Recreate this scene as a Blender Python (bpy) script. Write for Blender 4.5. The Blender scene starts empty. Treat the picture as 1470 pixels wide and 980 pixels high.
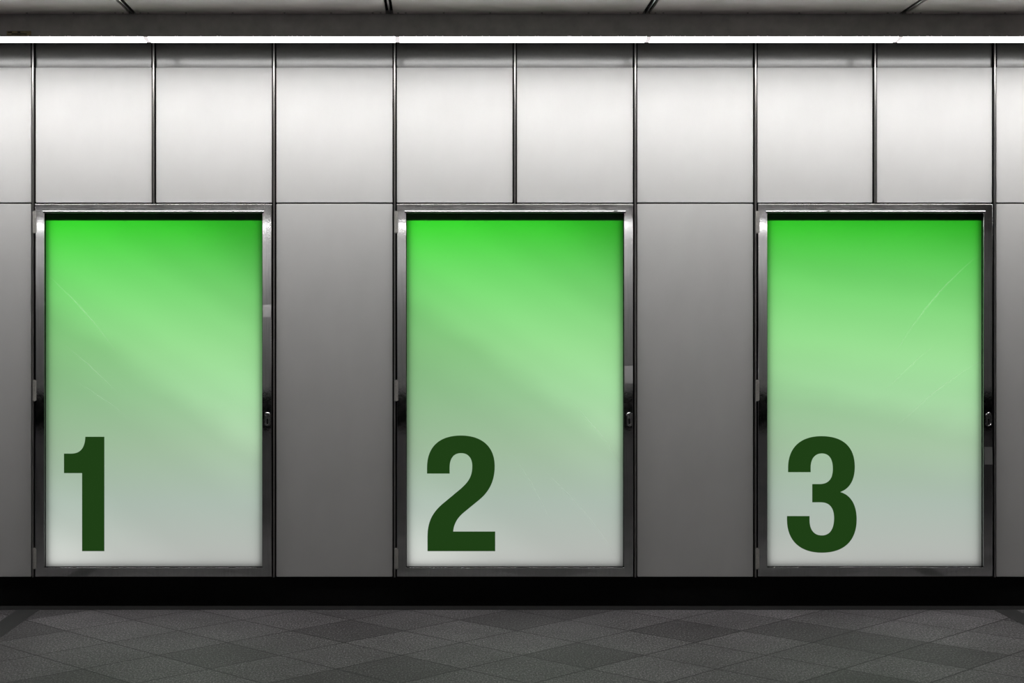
import bpy, bmesh, math, random
from mathutils import Vector, Matrix

random.seed(7)
sc = bpy.context.scene
COL = sc.collection

# ------------------------------------------------------------------ camera / scale
S = 260.0            # photo pixels per metre on the wall plane (y = 0)
F = 2170.0           # focal length in pixels (1470 px wide frame)
D = F / S            # distance camera - wall
CX, CY = 628.0, 470.0
HC = 1.54            # camera height


def wx(px, y=0.0):
    return (px - CX) / F * (D + y)


def wz(py, y=0.0):
    return HC + (CY - py) / F * (D + y)


cam = bpy.data.cameras.new('camera')
cam.sensor_width = 36.0
cam.lens = F * 36.0 / 1470.0
cam.shift_x = (735.0 - CX) / 1470.0
cam.shift_y = (CY - 490.0) / 1470.0
cam_o = bpy.data.objects.new('camera', cam)
cam_o.location = (0, -D, HC)
cam_o.rotation_euler = (math.radians(90), 0, 0)
COL.objects.link(cam_o)
sc.camera = cam_o

sc.view_settings.view_transform = 'Standard'
sc.view_settings.look = 'None'
sc.view_settings.gamma = 1.0
sc.view_settings.exposure = 0.0
sc.view_settings.use_curve_mapping = False
try:
    sc.cycles.use_denoising = True
    sc.cycles.denoiser = 'OPENIMAGEDENOISE'
    sc.cycles.denoising_input_passes = 'RGB_ALBEDO_NORMAL'
    sc.cycles.max_bounces = 10
except Exception:
    pass

w = bpy.data.worlds.new('world')
sc.world = w
w.use_nodes = True
w.node_tree.nodes['Background'].inputs[0].default_value = (0.9, 0.95, 1.0, 1)
w.node_tree.nodes['Background'].inputs[1].default_value = 0.01


# ------------------------------------------------------------------ materials
class NT:
    def __init__(self, name):
        self.m = bpy.data.materials.new(name)
        self.m.use_nodes = True
        self.t = self.m.node_tree
        self.t.nodes.clear()
        self.out = self.t.nodes.new('ShaderNodeOutputMaterial')

    def n(self, kind, **kw):
        x = self.t.nodes.new('ShaderNode' + kind)
        for k, v in kw.items():
            setattr(x, k, v)
        return x

    def l(self, a, b):
        self.t.links.new(a, b)

    def math(self, op, a, b=None, clamp=False):
        x = self.n('Math', operation=op, use_clamp=clamp)
        for i, v in enumerate((a, b)):
            if v is None:
                continue
            if isinstance(v, (int, float)):
                x.inputs[i].default_value = v
            else:
                self.l(v, x.inputs[i])
        return x.outputs[0]

    def ramp(self, fac, stops, interp='LINEAR'):
        r = self.n('ValToRGB')
        r.color_ramp.interpolation = interp
        e = r.color_ramp.elements
        while len(e) < len(stops):
            e.new(0.5)
        for el, (p, c) in zip(e, stops):
            el.position = p
            el.color = (c, c, c, 1) if isinstance(c, (int, float)) else (*c, 1)
        self.l(fac, r.inputs[0])
        return r.outputs[0]

    def noise(self, vec, scale, detail=3, rough=0.5):
        x = self.n('TexNoise')
        x.inputs['Scale'].default_value = scale
        x.inputs['Detail'].default_value = detail
        x.inputs['Roughness'].default_value = rough
        self.l(vec, x.inputs['Vector'])
        return x.outputs['Fac']

    def mapped(self, scale=(1, 1, 1), rot=(0, 0, 0), loc=(0, 0, 0), coord='Object'):
        tc = self.n('TexCoord')
        mp = self.n('Mapping')
        mp.inputs['Scale'].default_value = scale
        mp.inputs['Rotation'].default_value = rot
        mp.inputs['Location'].default_value = loc
        self.l(tc.outputs[coord], mp.inputs['Vector'])
        return mp.outputs[0]

    def principled(self, base=(.5, .5, .5), metallic=0.0, rough=0.5, spec=0.5):
        p = self.n('BsdfPrincipled')
        if isinstance(base, tuple):
            p.inputs['Base Color'].default_value = (*base, 1)
        else:
            self.l(base, p.inputs['Base Color'])
        p.inputs['Metallic'].default_value = metallic
        if isinstance(rough, (int, float)):
            p.inputs['Roughness'].default_value = rough
        else:
            self.l(rough, p.inputs['Roughness'])
        p.inputs['Specular IOR Level'].default_value = spec
        self.l(p.outputs[0], self.out.inputs[0])
        return p

    def bump(self, p, h, strength=0.1, dist=0.002):
        b = self.n('Bump')
        b.inputs['Strength'].default_value = strength
        b.inputs['Distance'].default_value = dist
        self.l(h, b.inputs['Height'])
        self.l(b.outputs[0], p.inputs['Normal'])


def srgb(*c):
    return tuple(((v / 255 + .055) / 1.055) ** 2.4 if v / 255 > .04045 else v / 255 / 12.92 for v in c)


def simple(name, base, metallic=0.0, rough=0.5, spec=0.5, grain=0.0, gscale=120):
    k = NT(name)
    if grain:
        f = k.noise(k.mapped(), gscale, 4, .6)
        lo = tuple(max(0, c * (1 - grain)) for c in base)
        hi = tuple(min(1, c * (1 + grain)) for c in base)
        k.principled(k.ramp(f, [(.3, lo), (.7, hi)]), metallic, rough, spec)
    else:
        k.principled(base, metallic, rough, spec)
    return k.m


def emit(name, col, strength):
    k = NT(name)
    e = k.n('Emission')
    e.inputs[0].default_value = (*col, 1)
    e.inputs[1].default_value = strength
    k.l(e.outputs[0], k.out.inputs[0])
    return k.m


def panel_material(name, base, metallic, rough):
    """bead-blasted steel sheet: even, fine grained, a little blotchy"""
    k = NT(name)
    fine = k.noise(k.mapped((1, 1, 1)), 420, 2, .7)
    soft = k.noise(k.mapped((1, 1, .6)), 4.5, 4, .55)
    mixn = k.math('ADD', k.math('MULTIPLY', fine, .55), k.math('MULTIPLY', soft, .45))
    lo = tuple(c * .93 for c in base)
    hi = tuple(min(1, c * 1.07) for c in base)
    k.principled(k.ramp(mixn, [(.3, lo), (.7, hi)]), metallic, rough, .4)
    return k.m


M = {}
M['panel'] = panel_material('satin_steel_sheet', (.555, .550, .543), .0, .50)
M['header'] = simple('dark_satin_sheet', (.105, .104, .10), 0, .16, .52, grain=.05)
M['mullion'] = simple('mullion_steel', (.34, .33, .32), 1.0, .32, grain=.1)
M['void'] = simple('black_backing', (.005, .005, .005), 0, .8, 0)
M['plinth'] = simple('black_plinth', (.004, .004, .004), 0, .55, .12, grain=.3, gscale=40)
M['gutter'] = simple('dark_edge_stone', (.012, .012, .012), 0, .7, .2, grain=.2)
M['gasket'] = simple('black_rubber', (.004, .004, .004), 0, .6, .2)
M['hinge'] = simple('hinge_steel', (.40, .385, .36), .35, .42, grain=.15)
M['lock'] = simple('lock_steel', (.55, .55, .55), 1.0, .16)
M['keyhole'] = simple('keyhole_black', (.004, .004, .004), 0, .5)
M['box'] = simple('case_interior', (.02, .02, .02), 0, .8, .1)
M['lightpanel'] = emit('backlight', (1.0, 1.0, 1.0), 1.09)
M['tube'] = emit('strip_light_diffuser', (1.0, .99, .98), 30.0)
M['fartube'] = emit('dimmer_strip_light_diffuser', (1.0, .99, .98), 13.0)
M['tubeend'] = emit('strip_light_diffuser_end', (1.0, .94, .95), .85)
M['cap'] = simple('white_lampholder', (.8, .79, .78), 0, .4)
M['batten'] = simple('white_batten', (.7, .7, .7), 0, .5)
M['fascia'] = simple('grey_fascia', (.42, .405, .395), .6, .42, .3, grain=.12, gscale=14)
M['ceil'] = simple('grey_ceiling_sheet', (.80, .70, .70), 0, .42, .4, grain=.05, gscale=9)
M['darkseam'] = simple('black_joint', (.004, .004, .004), 0, .8, 0)
M['screw'] = simple('dark_screw', (.03, .03, .03), .5, .5)
M['stickbg'] = simple('aged_label_paper', (.30, .25, .14), 0, .6, grain=.2, gscale=60)
M['stickink'] = simple('label_ink', (.02, .018, .012), 0, .7)
M['hallwall'] = simple('far_wall_steel', (.72, .72, .72), 0.0, .6, .3)


M['plate'] = simple('glint_wedge_steel', (.72, .72, .72), 1.0, .07)  # for the added wedges that catch a bright reflection


def shadow_strip_material():  # dark filter for the added strip that shades the print's top
    k = NT('shadow_strip_filter')
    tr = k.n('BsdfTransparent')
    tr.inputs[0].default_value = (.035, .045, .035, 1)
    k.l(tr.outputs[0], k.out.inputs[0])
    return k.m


M['shadow_strip'] = shadow_strip_material()


def frame_material():
    k = NT('polished_steel_frame')
    streak = k.noise(k.mapped((220, 220, 5)), 1.0, 3, .6)
    wear = k.noise(k.mapped((1, 1, 1)), 17, 4, .6)
    base = k.ramp(streak, [(.3, (.58, .58, .585)), (.7, (.72, .72, .72))])
    r = k.ramp(wear, [(.35, .035), (.7, .085)])
    p = k.principled(base, 1.0, r)
    k.bump(p, wear, .03, .003)
    return k.m


M['frame'] = frame_material()


def floor_material():
    k = NT('granite_floor_tiles')
    T = .4045
    x0, y0 = -1.029, -.953          # a corner of the tile grid
    tc = k.n('TexCoord')
    sep = k.n('SeparateXYZ')
    k.l(tc.outputs['Object'], sep.inputs[0])
    X = k.math('SUBTRACT', sep.outputs[0], x0)
    Y = k.math('SUBTRACT', sep.outputs[1], y0)
    q = 1 / (math.sqrt(2) * T)
    U = k.math('MULTIPLY', k.math('ADD', X, Y), q)
    V = k.math('MULTIPLY', k.math('SUBTRACT', Y, X), q)
    fu, fv = k.math('FLOOR', U), k.math('FLOOR', V)
    cmb = k.n('CombineXYZ')
    k.l(fu, cmb.inputs[0])
    k.l(fv, cmb.inputs[1])
    wn = k.n('TexWhiteNoise', noise_dimensions='3D')
    k.l(cmb.outputs[0], wn.inputs['Vector'])

    def edge(t):
        fr = k.math('FRACT', t)
        d = k.math('MINIMUM', fr, k.math('SUBTRACT', 1.0, fr))
        return d
    d = k.math('MINIMUM', edge(U), edge(V))
    joint = k.math('LESS_THAN', d, .0105)
    tone = k.ramp(wn.outputs['Value'], [(0, .052), (.14, .057), (.2, .074), (.75, .084), (1, .096)])
    fine = k.noise(k.mapped((1, .45, 1)), 125, 3, .8)
    mid = k.noise(k.mapped(), 2.3, 4, .6)
    spk = k.ramp(fine, [(.30, .15), (.46, .75), (.54, 1.15), (.66, 3.0)])
    blot = k.ramp(mid, [(.3, .8), (.7, 1.15)])
    val = k.math('MULTIPLY', k.math('MULTIPLY', tone, spk), blot)
    mx = k.n('Mix', data_type='RGBA')
    k.l(joint, mx.inputs[0])
    k.l(val, mx.inputs[6])
    mx.inputs[7].default_value = (.010, .010, .010, 1)
    hue = k.n('Mix', data_type='RGBA', blend_type='MULTIPLY')
    hue.inputs[0].default_value = 1.0
    k.l(mx.outputs[2], hue.inputs[6])
    hue.inputs[7].default_value = (1.04, .98, 1.02, 1)
    p = k.principled(hue.outputs[2], 0, .6, .2)
    k.bump(p, k.math('SUBTRACT', fine, k.math('MULTIPLY', joint, 2.0)), .25, .002)
    return k.m


M['floor'] = floor_material()
M['floorband'] = simple('dark_granite_strip', (.03, .03, .03), 0, .6, .2, grain=.35, gscale=200)


def glass_material(marks):
    """clear pane with a few long faint wipe scratches (x, z, length, angle) in metres / degrees"""
    k = NT('clear_scratched_pane')
    tr = k.n('BsdfTransparent')
    gl = k.n('BsdfGlossy')
    gl.inputs['Roughness'].default_value = .12
    fr = k.n('Fresnel')
    fr.inputs[0].default_value = 1.10
    mx = k.n('MixShader')
    k.l(fr.outputs[0], mx.inputs[0])
    k.l(tr.outputs[0], mx.inputs[1])
    k.l(gl.outputs[0], mx.inputs[2])
    df = k.n('BsdfDiffuse')
    df.inputs[0].default_value = (.85, .9, .85, 1)
    dt = k.n('BsdfTranslucent')
    dt.inputs[0].default_value = (.85, .9, .85, 1)
    ad = k.n('AddShader')
    k.l(df.outputs[0], ad.inputs[0])
    k.l(dt.outputs[0], ad.inputs[1])
    tc = k.n('TexCoord')
    sep = k.n('SeparateXYZ')
    k.l(tc.outputs['Object'], sep.inputs[0])
    wob = k.math('MULTIPLY', k.math('SUBTRACT', k.noise(tc.outputs['Object'], 6, 2), .5), .02)
    total = None
    for (mxx, mz, L, ang, wd) in marks:
        c, sn = math.cos(math.radians(ang)), math.sin(math.radians(ang))
        X = k.math('SUBTRACT', sep.outputs[0], mxx)
        Z = k.math('SUBTRACT', sep.outputs[2], mz)
        along = k.math('ADD', k.math('MULTIPLY', X, c), k.math('MULTIPLY', Z, sn))
        across = k.math('ADD', k.math('SUBTRACT', k.math('MULTIPLY', Z, c), k.math('MULTIPLY', X, sn)), wob)
        # gentle bow
        across = k.math('ADD', across, k.math('MULTIPLY', k.math('MULTIPLY', along, along), .25))
        m1 = k.math('SUBTRACT', 1.0, k.math('DIVIDE', k.math('ABSOLUTE', across), wd), clamp=True)
        m2 = k.math('SUBTRACT', 1.0, k.math('DIVIDE', k.math('ABSOLUTE', along), L), clamp=True)
        m = k.math('MULTIPLY', m1, m2)
        total = m if total is None else k.math('MAXIMUM', total, m)
    m2 = k.n('MixShader')
    k.l(k.math('MULTIPLY', total, .22), m2.inputs[0])
    k.l(mx.outputs[0], m2.inputs[1])
    k.l(ad.outputs[0], m2.inputs[2])
    k.l(m2.outputs[0], k.out.inputs[0])
    return k.m


PANES = {1: glass_material([(-.39, 1.47, .30, -48, .006), (-.34, 1.15, .22, -42, .005), (-.28, .98, .2, -35, .004)]),
         2: glass_material([(.38, .36, .34, -50, .006), (.46, .80, .25, -52, .005), (.10, .50, .25, -60, .004)]),
         3: glass_material([(.32, 1.52, .38, 50, .006), (.34, 1.02, .34, 38, .005), (.20, 1.16, .2, 42, .004)])}


def paper(name, art_light=None, col=None):
    """back-lit print: light passes through from the light panel behind"""
    k = NT(name)
    tl = k.n('BsdfTranslucent')
    df = k.n('BsdfDiffuse')
    mx = k.n('MixShader')
    mx.inputs[0].default_value = .07
    if art_light:
        slope, shift = art_light
        tc = k.n('TexCoord')
        sep = k.n('SeparateXYZ')
        k.l(tc.outputs['Object'], sep.inputs[0])
        v = k.math('DIVIDE', sep.outputs[2], 507 / S)
        hue = k.ramp(v, STOPS)
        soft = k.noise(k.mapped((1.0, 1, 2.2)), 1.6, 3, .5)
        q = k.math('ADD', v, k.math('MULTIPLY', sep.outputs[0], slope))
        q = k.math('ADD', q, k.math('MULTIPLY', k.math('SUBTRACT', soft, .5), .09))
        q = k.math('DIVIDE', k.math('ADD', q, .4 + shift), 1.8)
        light_mul = k.ramp(q, [((p + .4) / 1.8, c) for p, c in LIGHT_BAND], 'EASE')  # diagonal light and dimming, multiplied into the print colour
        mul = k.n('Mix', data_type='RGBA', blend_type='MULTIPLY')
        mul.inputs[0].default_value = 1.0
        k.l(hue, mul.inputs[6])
        k.l(light_mul, mul.inputs[7])
        k.l(mul.outputs[2], tl.inputs[0])
        k.l(mul.outputs[2], df.inputs[0])
    else:
        tl.inputs[0].default_value = (*col, 1)
        df.inputs[0].default_value = (*col, 1)
    k.l(tl.outputs[0], mx.inputs[1])
    k.l(df.outputs[0], mx.inputs[2])
    k.l(mx.outputs[0], k.out.inputs[0])
    return k.m


# vertical run of the artwork, bottom to top, and a diagonal band of light painted over it
STOPS = [(.0, srgb(219, 221, 217)), (.03, srgb(217, 221, 215)), (.181, srgb(203, 221, 207)), (.339, srgb(188, 221, 185)),
         (.497, srgb(167, 221, 163)), (.615, srgb(154, 221, 147)), (.714, srgb(139, 221, 132)), (.832, srgb(114, 221, 107)),
         (.95, srgb(73, 221, 62)), (.978, srgb(59, 221, 49))]
LIGHT_BAND = [(-.35, 1.0), (-.18, .93), (0, .74), (.15, .67), (.34, .685), (.5, .76), (.62, .94), (.714, 1.0), (.832, .95),
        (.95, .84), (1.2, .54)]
LIGHT_POS = {1: (.36, .02), 2: (.36, 0.0), 3: (.10, .10)}  # slope and shift of the painted light on each print
PRINTS = {n: paper('green_gradient_print', art_light=a) for n, a in LIGHT_POS.items()}
M['ink'] = paper('dark_green_ink', col=srgb(31, 63, 22))


# ------------------------------------------------------------------ mesh helpers
def link(name, bm, mat, parent=None, smooth=False):
    me = bpy.data.meshes.new(name)
    bmesh.ops.recalc_face_normals(bm, faces=bm.faces)
    bm.to_mesh(me)
    bm.free()
    me.materials.append(mat)
    if smooth:
        for p in me.polygons:
            p.use_smooth = True
        me.set_sharp_from_angle(angle=math.radians(32))
    o = bpy.data.objects.new(name, me)
    COL.objects.link(o)
    if parent is not None:
        o.parent = parent
    return o


def add_box(bm, x0, x1, y0, y1, z0, z1, bevel=0.0, seg=2):
    r = bmesh.ops.create_cube(bm, size=1.0)
    vs = r['verts']
    bmesh.ops.scale(bm, vec=(x1 - x0, y1 - y0, z1 - z0), verts=vs)
    bmesh.ops.translate(bm, vec=((x0 + x1) / 2, (y0 + y1) / 2, (z0 + z1) / 2), verts=vs)
    if bevel:
        es = {e for v in vs for e in v.link_edges}
        bmesh.ops.bevel(bm, geom=list(es), offset=bevel, segments=seg, affect='EDGES', profile=.5)


def box(name, mat, x0, x1, y0, y1, z0, z1, parent=None, bevel=0.0):
    bm = bmesh.new()
    add_box(bm, x0, x1, y0, y1, z0, z1, bevel)
    return link(name, bm, mat, parent)


def add_cyl(bm, p0, p1, r, seg=20, r2=None):
    p0, p1 = Vector(p0), Vector(p1)
    d = p1 - p0
    rot = d.to_track_quat('Z', 'Y').to_matrix().to_4x4()
    mat = Matrix.Translation((p0 + p1) / 2) @ rot
    bmesh.ops.create_cone(bm, cap_ends=True, segments=seg, radius1=r, radius2=r if r2 is None else r2,
                          depth=d.length, matrix=mat)


def empty(name, loc, label, cat, group=None):
    o = bpy.data.objects.new(name, None)
    o.empty_display_size = .1
    o.location = loc
    COL.objects.link(o)
    return tag(o, label, cat, group)


def tag(o, label, cat, group=None):
    o['label'] = label
    o['category'] = cat
    if group:
        o['group'] = group
    return o


def structure(o):
    o['kind'] = 'structure'
    return o


def copy_tree(o):
    r = o.copy()
    COL.objects.link(r)
    for ch in list(o.children):
        c = ch.copy()
        COL.objects.link(c)
        c.parent = r
        for g in list(ch.children):
            d = g.copy()
            COL.objects.link(d)
            d.parent = c
    return r


def bez(p0, p1, p2, p3, n=16):
    out = []
    for i in range(1, n + 1):
        t = i / n
        a, b, c, d = (1 - t) ** 3, 3 * t * (1 - t) ** 2, 3 * t * t * (1 - t), t ** 3
        out.append((a * p0[0] + b * p1[0] + c * p2[0] + d * p3[0],
                    a * p0[1] + b * p1[1] + c * p2[1] + d * p3[1]))
    return out


def path(start, cmds):
    pts = [start]
    for c in cmds:
        if len(c) == 1:
            pts.append(c[0])
        else:
            pts += bez(pts[-1], *c)
    if math.dist(pts[0], pts[-1]) < .5:
        pts.pop()
    return pts


def fill_mesh(name, loops, thickness=0.0):
    """flat sheet in the XZ plane bounded by the given (x, z) loops (inner loops are holes)"""
    cu = bpy.data.curves.new(name, 'CURVE')
    cu.dimensions = '2D'
    cu.fill_mode = 'BOTH'
    for lp in loops:
        s = cu.splines.new('POLY')
        s.points.add(len(lp) - 1)
        for p, (x, z) in zip(s.points, lp):
            p.co = (x, z, 0, 1)
        s.use_cyclic_u = True
    o = bpy.data.objects.new(name, cu)
    COL.objects.link(o)
    dg = bpy.context.evaluated_depsgraph_get()
    dg.update()
    me = bpy.data.meshes.new_from_object(o.evaluated_get(dg))
    bpy.data.objects.remove(o)
    bpy.data.curves.remove(cu)
    bm = bmesh.new()
    bm.from_mesh(me)
    bpy.data.meshes.remove(me)
    for v in bm.verts:
        v.co = (v.co.x, 0, v.co.y)
    bmesh.ops.remove_doubles(bm, verts=bm.verts, dist=1e-6)
    for f in bm.faces:
        f.normal_update()
        if f.normal.y > 0:
            f.normal_flip()
    return bm


def link_raw(name, bm, mat, parent=None):
    me = bpy.data.meshes.new(name)
    bm.to_mesh(me)
    bm.free()
    me.materials.append(mat)
    o = bpy.data.objects.new(name, me)
    COL.objects.link(o)
    if parent is not None:
        o.parent = parent
    return o


# ------------------------------------------------------------------ the setting
HALL = 14.6          # the hall reaches this far towards and behind the camera
XL, XR = -9.0, 11.0
CEIL = 3.160
FASC_Y = -.522

# floor, with the two dark inlaid strips laid in it
structure(box('floor', M['floor'], XL, XR, -HALL, -.095, -.06, 0.0))
structure(box('trim_1', M['gutter'], XL, XR, -.095, .10, -.06, 0.0015))
for i, (a, b) in enumerate([(-2.293, -2.172), (3.036, 3.157)]):
    structure(box('trim_%d' % (2 + i), M['floorband'], a, b, -HALL + .1, -.0955, -.01, .0008))

# wall backing and black plinth
structure(box('wall_back', M['void'], XL, XR, .10, .25, -.06, 3.5))
structure(box('baseboard_back', M['plinth'], XL, XR, .012, .0995, .0015, wz(828), bevel=.002))

# smooth steel header band behind the lamps (runs behind the mullions, above the panels)
bm = bmesh.new()
add_box(bm, XL, XR, .008, .030, wz(97) + .0005, 3.20)
for v in bm.verts:           # the sheet leans slightly out towards the lamps
    if v.co.y < .02:
        v.co.y -= .051 * (v.co.z - wz(97))
structure(link('trim_4', bm, M['header']))

# vertical mullion bars in the joints
SEAMS = [48.0, 220.9, 393.5, 566.6, 739.0, 911.7, 1084.2, 1255.6, 1427.2]
LONG = [48.0, 393.5, 566.6, 911.7, 1084.2, 1427.2]
n_trim = 5
PTZ = wz(97)
for s in SEAMS:
    bm = bmesh.new()
    x = wx(s)
    z0 = wz(828) if s in LONG else wz(291.5)
    # slim bar, with black seals in the joint on both sides of it
    add_box(bm, x - .0044, x + .0044, -.0135, .05, z0 + .0005, 3.40, .0014, 2)
    bar = structure(link('trim_%d' % n_trim, bm, M['mullion']))
    n_trim += 1
    for sd in (-1, 1):
        bm = bmesh.new()
        xa, xb = sorted((x + sd * .0045, x + sd * .0118))
        add_box(bm, xa, xb, -.0115, .004, PTZ + .001, 3.40)
        add_box(bm, xa, xb, .006, .012, z0 + .001, PTZ + .0005)
        link('seal', bm, M['darkseam'], bar)

# fascia above the lamps, ceiling, far side of the hall
structure(box('trim_%d' % n_trim, M['fascia'], XL, XR, FASC_Y, FASC_Y + .0015, HC + (CY - 52.6) / F * (D + FASC_Y), CEIL + .03))
n_trim += 1
# joints of the fascia
ceil_seams = [-2.901, -1.575, -.248, 1.078, 2.404, 3.730]
bm = bmesh.new()
edges = [XL] + ceil_seams + [XR]
for a, b in zip(edges[:-1], edges[1:]):
    add_box(bm, a + .019, b - .019, -HALL, FASC_Y - .006, CEIL, CEIL + .02, .004, 2)
ceiling = structure(link('ceiling', bm, M['ceil']))
structure(box('ceiling', M['void'], XL, XR, -HALL, .25, CEIL + .07, CEIL + .2))
for s in ceil_seams:
    structure(box('trim_%d' % n_trim, M['mullion'], s - .0035, s + .0035, -HALL, FASC_Y - .008, CEIL + .001, CEIL + .02))
    structure(box('trim_%d' % (n_trim + 1), M['darkseam'], s - .024, s + .024, -HALL, FASC_Y - .008, CEIL + .0205, CEIL + .03))
    n_trim += 1
    n_trim += 1
# countersunk screws along the ceiling sheets
for s in ceil_seams[1:-1]:
    for dx in (-.54, -.30, -.085, -.045, .045, .085, .28, .52):
        y = -.56
        bm = bmesh.new()
        add_cyl(bm, (s + dx, y, CEIL - .0012), (s + dx, y, CEIL + .002), .0048, 12)
        link('screw', bm, M['screw'], ceiling)

structure(box('wall_front', M['hallwall'], XL, XR, -HALL - .2, -HALL, -.06, 3.5))
structure(box('baseboard_front', M['plinth'], XL, XR, -HALL, -HALL + .02, .0, .55))
structure(box('wall_left', M['void'], XL - .2, XL, -HALL, .25, -.06, 3.5))
structure(box('wall_right', M['void'], XR, XR + .2, -HALL, .25, -.06, 3.5))

# ------------------------------------------------------------------ cladding panels
PT, PB, LT, LB = wz(97), wz(290.6), wz(292.6), wz(827.6)
GAP = 3.1 / S


def panel(xa, xb, z0, z1, label, group):
    bm = bmesh.new()
    add_box(bm, xa, xb, 0.0, .022, z0, z1)
    ve = [e for e in bm.edges if abs(e.verts[0].co.x - e.verts[1].co.x) < 1e-6 and abs(e.verts[0].co.z - e.verts[1].co.z) < 1e-6]
    bmesh.ops.bevel(bm, geom=ve, offset=.004, segments=4, affect='EDGES', profile=.5)
    fe = [e for e in bm.edges if e.verts[0].co.y < 1e-6 and e.verts[1].co.y < 1e-6]
    bmesh.ops.bevel(bm, geom=fe, offset=.0022, segments=3, affect='EDGES', profile=.5)
    o = link('wall_panel', bm, M['panel'])
    cx = (xa + xb) / 2
    for v in o.data.vertices:
        v.co.x -= cx
        v.co.z -= z0
    o.location = (cx, 0, z0)
    return tag(o, label, 'wall panel', group)


GU, GL = 'upper steel panels below the lamps', 'tall lower steel panels between the poster cases'
ex = [-125.0] + SEAMS + [1600.0]
ULAB = ['pale upper steel panel cut off by the left edge of the photo, above the narrow lower panel',
        'pale upper steel panel above the left half of poster 1',
        'pale upper steel panel above the right half of poster 1',
        'pale upper steel panel above the tall grey panel between posters 1 and 2',
        'pale upper steel panel above the left half of poster 2',
        'pale upper steel panel above the right half of poster 2',
        'pale upper steel panel above the tall grey panel between posters 2 and 3',
        'pale upper steel panel above the left half of poster 3',
        'pale upper steel panel above the right half of poster 3',
        'pale upper steel panel cut off by the right edge of the photo, right of poster 3']
for i in range(10):
    panel(wx(ex[i]) + GAP, wx(ex[i + 1]) - GAP, PB, PT, ULAB[i], GU)
for a, b, lab in [(-125.0, 48.0, 'tall grey lower steel panel cut off by the left edge, left of poster 1'),
                  (393.5, 566.6, 'tall grey lower steel panel between posters 1 and 2'),
                  (911.7, 1084.2, 'tall grey lower steel panel between posters 2 and 3'),
                  (1427.2, 1600.0, 'tall grey lower steel panel cut off by the right edge, right of poster 3')]:
    panel(wx(a) + GAP, wx(b) - GAP, LB, LT, lab, GL)


# the same cladding carries on past both ends of the modelled bays
for xa, xb in ((XL + .01, wx(-125.0)), (wx(1600.0), XR - .01)):
    n_trim += 1
    structure(box('trim_%d' % n_trim, M['panel'], xa, xb, 0.0, .022, LB, PT, bevel=.002))
n_trim += 1

# ------------------------------------------------------------------ poster cases
def ring_sweep(bm, x0, x1, z0, z1, prof):
    """mitred rectangular frame; prof = [(inset, y), ...]"""
    rings = []
    for u, y in prof:
        rings.append([bm.verts.new(p) for p in ((x0 + u, y, z0 + u), (x1 - u, y, z0 + u),
                                                (x1 - u, y, z1 - u), (x0 + u, y, z1 - u))])
    for a, b in zip(rings[:-1], rings[1:]):
        for i in range(4):
            j = (i + 1) % 4
            bm.faces.new((a[i], a[j], b[j], b[i]))


def arc(cx, cy, r, a0, a1, n):
    return [(cx + r * math.cos(math.radians(a0 + (a1 - a0) * i / n)),
             cy - r * math.sin(math.radians(a0 + (a1 - a0) * i / n))) for i in range(n + 1)]


FW = 13.6 / S
PROF = ([(0, .050), (0, -.0075)] + arc(.005, -.0075, .005, 180, 90, 6)[1:]
        + [(FW - .0022, -.0125)] + arc(FW - .0014, -.0111, .0014, 90, 0, 4)[1:] + [(FW, .0085)])
DIGITS = {
    1: path((275, 120), [((397, 120),), ((397, 853),), ((254, 853),), ((254, 353),), ((138, 353),), ((138, 228),),
                         ((188, 228),), ((240, 226), (272, 196), (275, 120))]),
    2: path((147, 356), [((292, 356),), ((292, 318),), ((292, 258), (318, 225), (365, 225)),
                         ((412, 225), (437, 258), (437, 308)), ((437, 385), (404, 420), (338, 474)),
                         ((243, 553),), ((176, 612), (150, 672), (150, 762)), ((150, 853),), ((584, 853),),
                         ((584, 727),), ((315, 727),), ((318, 684), (338, 641), (384, 604)),
                         ((483, 523),), ((549, 468), (581, 400), (581, 308)),
                         ((581, 182), (497, 112), (365, 112)), ((226, 112), (147, 184), (147, 318))]),
    3: path((143, 347), [((288, 347),), ((288, 318),), ((288, 262), (314, 227), (360, 227)),
                         ((406, 227), (430, 262), (430, 325)), ((430, 388), (404, 423), (345, 423)),
                         ((298, 423),), ((298, 540),), ((352, 540),), ((410, 540), (438, 576), (438, 642)),
                         ((438, 712), (410, 752), (360, 752)), ((309, 752), (281, 716), (281, 652)), ((281, 628),),
                         ((136, 628),), ((136, 650),), ((136, 786), (220, 863), (360, 863)),
                         ((502, 863), (583, 786), (583, 650)), ((583, 556), (546, 494), (478, 474)),
                         ((539, 452), (571, 396), (571, 312)), ((571, 184), (495, 116), (357, 116)),
                         ((222, 116), (143, 190), (143, 320))]),
}
DIG_ORG = {1: (60, 600), 2: (580, 600), 3: (1100, 600)}
CASES = [(1, 51.0, 390.6, 827.4), (2, 569.6, 909.0, 827.4), (3, 1087.3, 1424.2, 827.0)]
WHERE = {1: 'leftmost of the three, framing the numeral 1', 2: 'in the middle, framing the numeral 2',
         3: 'rightmost of the three, framing the numeral 3'}

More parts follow.
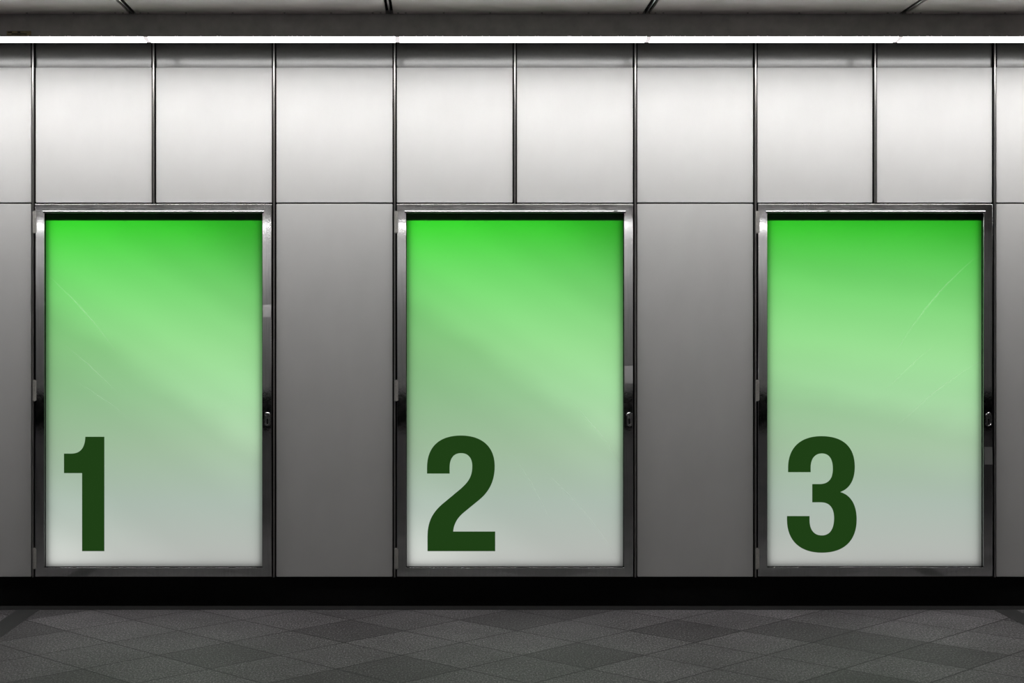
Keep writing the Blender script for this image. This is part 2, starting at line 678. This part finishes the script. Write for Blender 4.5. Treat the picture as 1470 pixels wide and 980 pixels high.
LOCKX = {1: 384.2, 2: 903.3, 3: 1418.0}
PATCH = {1: (437, 455), 2: (525, 550), 3: (641, 666)}
for num, pxl, pxr, pyb in CASES:
    x0, x1, z0, z1 = wx(pxl), wx(pxr), wz(pyb), wz(292.8)
    bx = (x0 + x1) / 2
    W, H = x1 - x0, z1 - z0
    t = empty('poster_case', (bx, 0, z0), 'polished steel hinged poster case %s' % WHERE[num],
              'poster case', 'steel poster cases on the wall')
    bm = bmesh.new()
    ring_sweep(bm, -W / 2, W / 2, 0, H, PROF)
    fr = link('frame', bm, M['frame'], t, True)
    for p in fr.data.polygons:          # keep the wide faces of the rails truly flat
        if abs(p.normal.y) > .985 or p.area > .02:
            p.use_smooth = False
    # rounded bead along the inner edge of the top rail
    bm = bmesh.new()
    n = 10
    ra, rb = [], []
    for i in range(n + 1):
        a_ = math.pi * i / n
        zz = H - FW + .0085 + .0078 * math.cos(a_)
        yy = -.0120 - .0075 * math.sin(a_)
        ra.append(bm.verts.new((-W / 2 + FW - .008, yy, zz)))
        rb.append(bm.verts.new((W / 2 - FW + .008, yy, zz)))
    for i in range(n):
        bm.faces.new((ra[i], ra[i + 1], rb[i + 1], rb[i]))
    bm.faces.new((ra[0], rb[0], rb[-1], ra[-1]))
    bm.faces.new(ra)
    bm.faces.new(rb)
    link('bead', bm, M['frame'], t, True)
    # wedge added on the right rail, tilted to catch a bright reflection
    pa, pb = PATCH[num]
    pz, ph = wz((pa + pb) / 2) - z0, (pb - pa) / S
    tl_ = {1: .017, 2: .036, 3: .062}[num]
    bm = bmesh.new()
    add_box(bm, -.0222, .0222, -.0006, .0012, -ph / 2, ph / 2)
    for v in bm.verts:
        if v.co.y < 0:
            v.co.y += tl_ * v.co.z - .5 * tl_ * ph
        v.co.x += W / 2 - FW / 2
        v.co.y -= .0138
        v.co.z += pz
    link('glint_wedge', bm, M['plate'], t)
    # gasket between frame and print
    bm = bmesh.new()
    ring_sweep(bm, -W / 2, W / 2, 0, H, [(FW - .002, .0095), (FW - .002, .0055), (FW + .0028, .0055), (FW + .0028, .0095)])
    link('gasket', bm, M['gasket'], t)
    # pane
    bm = bmesh.new()
    add_box(bm, -W / 2 + FW + .0005, W / 2 - FW - .0005, .0098, .0118, FW + .0005, H - FW - .0005)
    link('glass_pane', bm, PANES[num], t)
    # light box behind the print
    bm = bmesh.new()
    ring_sweep(bm, -W / 2, W / 2, 0, H, [(.003, .0152), (FW - .012, .0152), (FW - .012, .058), (.003, .058), (.003, .0152)])
    add_box(bm, -W / 2 + .003, W / 2 - .003, .0582, .062, .003, H - .003)
    link('box', bm, M['box'], t)
    bm = bmesh.new()
    add_box(bm, -W / 2 + FW + .0165, W / 2 - FW - .0165, .0355, .042, FW + .012, H - FW + .004)
    link('light_panel', bm, M['lightpanel'], t)
    bm = bmesh.new()  # unseen strip added behind the print, makes the frame's shadow along its top
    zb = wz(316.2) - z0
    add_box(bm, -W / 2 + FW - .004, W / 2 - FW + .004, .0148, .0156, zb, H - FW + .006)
    link('shadow_strip', bm, M['shadow_strip'], t)
    # hinges: leaf and three knuckles
    for ha, hb in ((303.5, 334.5), (545.5, 575.0), (786.5, 815.5)):
        za, zb2 = wz(hb) - z0, wz(ha) - z0
        hx = -W / 2 - .0035
        L = zb2 - za
        bm = bmesh.new()
        cuts = [0, .30, .68, 1]
        for k in range(3):
            add_cyl(bm, (hx, -.010, za + L * cuts[k] + .0012), (hx, -.010, za + L * cuts[k + 1] - .0012), .0092, 20)
        add_cyl(bm, (hx, -.010, za - .002), (hx, -.010, zb2 + .002), .0058, 14)
        add_box(bm, hx - .002, hx + .012, -.0135, -.0105, za + .002, zb2 - .002)
        link('hinge', bm, M['hinge'], t, smooth=True)
    # lock: raised oval escutcheon with a cylinder and key slot
    lx, lz = wx(LOCKX[num]) - bx, wz(601.5) - z0

    def oval(r, dz, n=12):
        pts = []
        for i in range(n + 1):
            a = math.pi * i / n
            pts.append((r * math.cos(a), dz + r * math.sin(a)))
        for i in range(n + 1):
            a = math.pi + math.pi * i / n
            pts.append((r * math.cos(a), -dz + r * math.sin(a)))
        return pts
    bm = bmesh.new()
    rings = []
    for r, y in ((.0172, -.012), (.0168, -.0150), (.0152, -.0172), (.0130, -.0172), (.0112, -.0150), (.0108, -.0130)):
        rings.append([bm.verts.new((lx + a, y, lz + b)) for a, b in oval(r, .0215)])
    for a, b in zip(rings[:-1], rings[1:]):
        for i in range(len(a)):
            j = (i + 1) % len(a)
            bm.faces.new((a[i], a[j], b[j], b[i]))
    bm.faces.new(rings[-1])
    lk = link('lock', bm, M['lock'], t)
    bm = bmesh.new()
    add_cyl(bm, (lx, -.0125, lz + .018), (lx, -.019, lz + .018), .0105, 24, .0088)
    link('lock_cylinder', bm, M['lock'], lk)
    bm = bmesh.new()
    add_box(bm, lx - .0055, lx + .0055, -.0136, -.0125, lz - .026, lz + .004, .002)
    add_box(bm, lx - .0018, lx + .0018, -.0194, -.018, lz + .011, lz + .025)
    link('keyhole', bm, M['keyhole'], lk)

    # the print: gradient sheet with the numeral printed in it
    sx0, sx1, sz0, sz1 = x0 + FW - .003, x1 - FW + .003, z0 + FW - .003, z1 - FW + .003
    px = (sx0 + sx1) / 2
    hw, hh = (sx1 - sx0) / 2, sz1 - sz0
    k = 140 / 624.0
    ox, oy = DIG_ORG[num]
    loop = [(wx(ox + a * k) - px, wz(oy + b * k) - sz0) for a, b in DIGITS[num]]
    rect = [(-hw, 0), (hw, 0), (hw, hh), (-hw, hh)]
    bmS = fill_mesh('sheet', [rect, loop])
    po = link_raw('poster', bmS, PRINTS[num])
    po.location = (px, .0135, sz0)
    tag(po, 'bright green to white gradient poster with a large dark green numeral %d' % num, 'poster', 'backlit posters in the steel cases')
    bmN = fill_mesh('numeral', [loop])
    nu = link_raw('numeral', bmN, M['ink'], po)
    nu['label'] = 'dark green numeral %d' % num

# ------------------------------------------------------------------ strip lights
LY0, LY1 = -.520, -.395                 # front and back edge of the diffuser
LZ = HC + (CY - 53.0) / F * (D + LY0)   # level of its front edge
SAG = .010
joints = [wx(p, -.46) for p in (212.0, 568.0, 930.5, 1288.0)]
pitch = (joints[3] - joints[0]) / 3


def lens(bm, xa, xb, grow=0.0):
    """shallow curved diffuser: closed profile swept along x"""
    prof = []
    n = 14
    for i in range(n + 1):
        u = i / n
        y = LY0 - grow + (LY1 - LY0 + 2 * grow) * u
        prof.append((y, -(SAG + grow) * (1 - abs(2 * u - 1) ** 5) - grow))
    prof += [(LY1 + grow, .006), (LY0 - grow, .006)]
    ra = [bm.verts.new((xa, y, z)) for y, z in prof]
    rb = [bm.verts.new((xb, y, z)) for y, z in prof]
    m = len(prof)
    for i in range(m):
        j = (i + 1) % m
        bm.faces.new((ra[i], ra[j], rb[j], rb[i]))
    bm.faces.new(ra)
    bm.faces.new(rb)


def make_light(L):
    t = empty('ceiling_strip_light', (0, 0, LZ), '', 'strip light', 'strip lights in a row above the wall')
    bm = bmesh.new()
    lens(bm, -L / 2 + .012, L / 2 - .012)
    link('diffuser', bm, M['tube'], t, True)
    for sd in (-1, 1):
        bm = bmesh.new()
        lens(bm, min(sd * (L / 2 - .0119), sd * (L / 2 - .0003)), max(sd * (L / 2 - .0119), sd * (L / 2 - .0003)), .0002)
        link('end_cap', bm, M['tubeend'], t)
    bm = bmesh.new()
    add_box(bm, -L / 2 + .004, L / 2 - .004, LY0 + .004, LY1 - .002, .0062, .045, .003)
    link('housing', bm, M['batten'], t)
    return t


light0 = make_light(pitch)
TL = {-1: 'lit white strip light at the left end, above the panel left of poster 1',
      0: 'lit white strip light above poster 1 and the panel beside it',
      1: 'lit white strip light above poster 2',
      2: 'lit white strip light above the tall panel left of poster 3',
      3: 'lit white strip light at the right end, above the right half of poster 3'}
first = True
for k in range(-4, 8):
    o = light0 if first else copy_tree(light0)
    first = False
    o.location = (joints[0] + pitch * (k + .5), 0, LZ)
    o['label'] = TL.get(k, 'lit white strip light further along the row beyond the frame')
# back plate of the light trough
structure(box('trim_%d' % n_trim, M['fascia'], XL, XR, LY1 + .001, LY1 + .005, LZ - .002, CEIL + .065))
n_trim += 1
# the same row on the far side of the hall, with weaker lamps
far0 = copy_tree(light0)
for c in far0.children:
    if c.name.startswith('diffuser'):
        c.data = c.data.copy()
        c.data.materials[0] = M['fartube']
for k in range(-4, 7):
    o = copy_tree(far0) if k > -4 else far0
    o.rotation_euler = (0, 0, math.pi)
    o.location = (joints[0] + pitch * (k + .5), -HALL, LZ)
    o['label'] = 'lit white strip light on the far side of the hall'
    o['group'] = 'strip lights on the far side of the hall'

# ------------------------------------------------------------------ old label on the fascia
sx0, sx1 = wx(9.5, FASC_Y), wx(45, FASC_Y)
sz0, sz1 = wz(51, FASC_Y), wz(44.5, FASC_Y)
st = box('label_sticker', M['stickbg'], sx0, sx1, FASC_Y - .0008, FASC_Y - .0001, sz0, sz1)
tag(st, 'small yellowed label stuck on the dark fascia above the tube at far left', 'sticker')
w_ = sx1 - sx0
h_ = sz1 - sz0
bm = bmesh.new()
for a, b, c, d in ((.05, .22, .62, .86), (.44, .56, .60, .88), (.20, .82, .22, .42)):
    add_box(bm, sx0 + a * w_, sx0 + b * w_, FASC_Y - .0012, FASC_Y - .0008, sz0 + c * h_, sz0 + d * h_)
link('print', bm, M['stickink'], st)
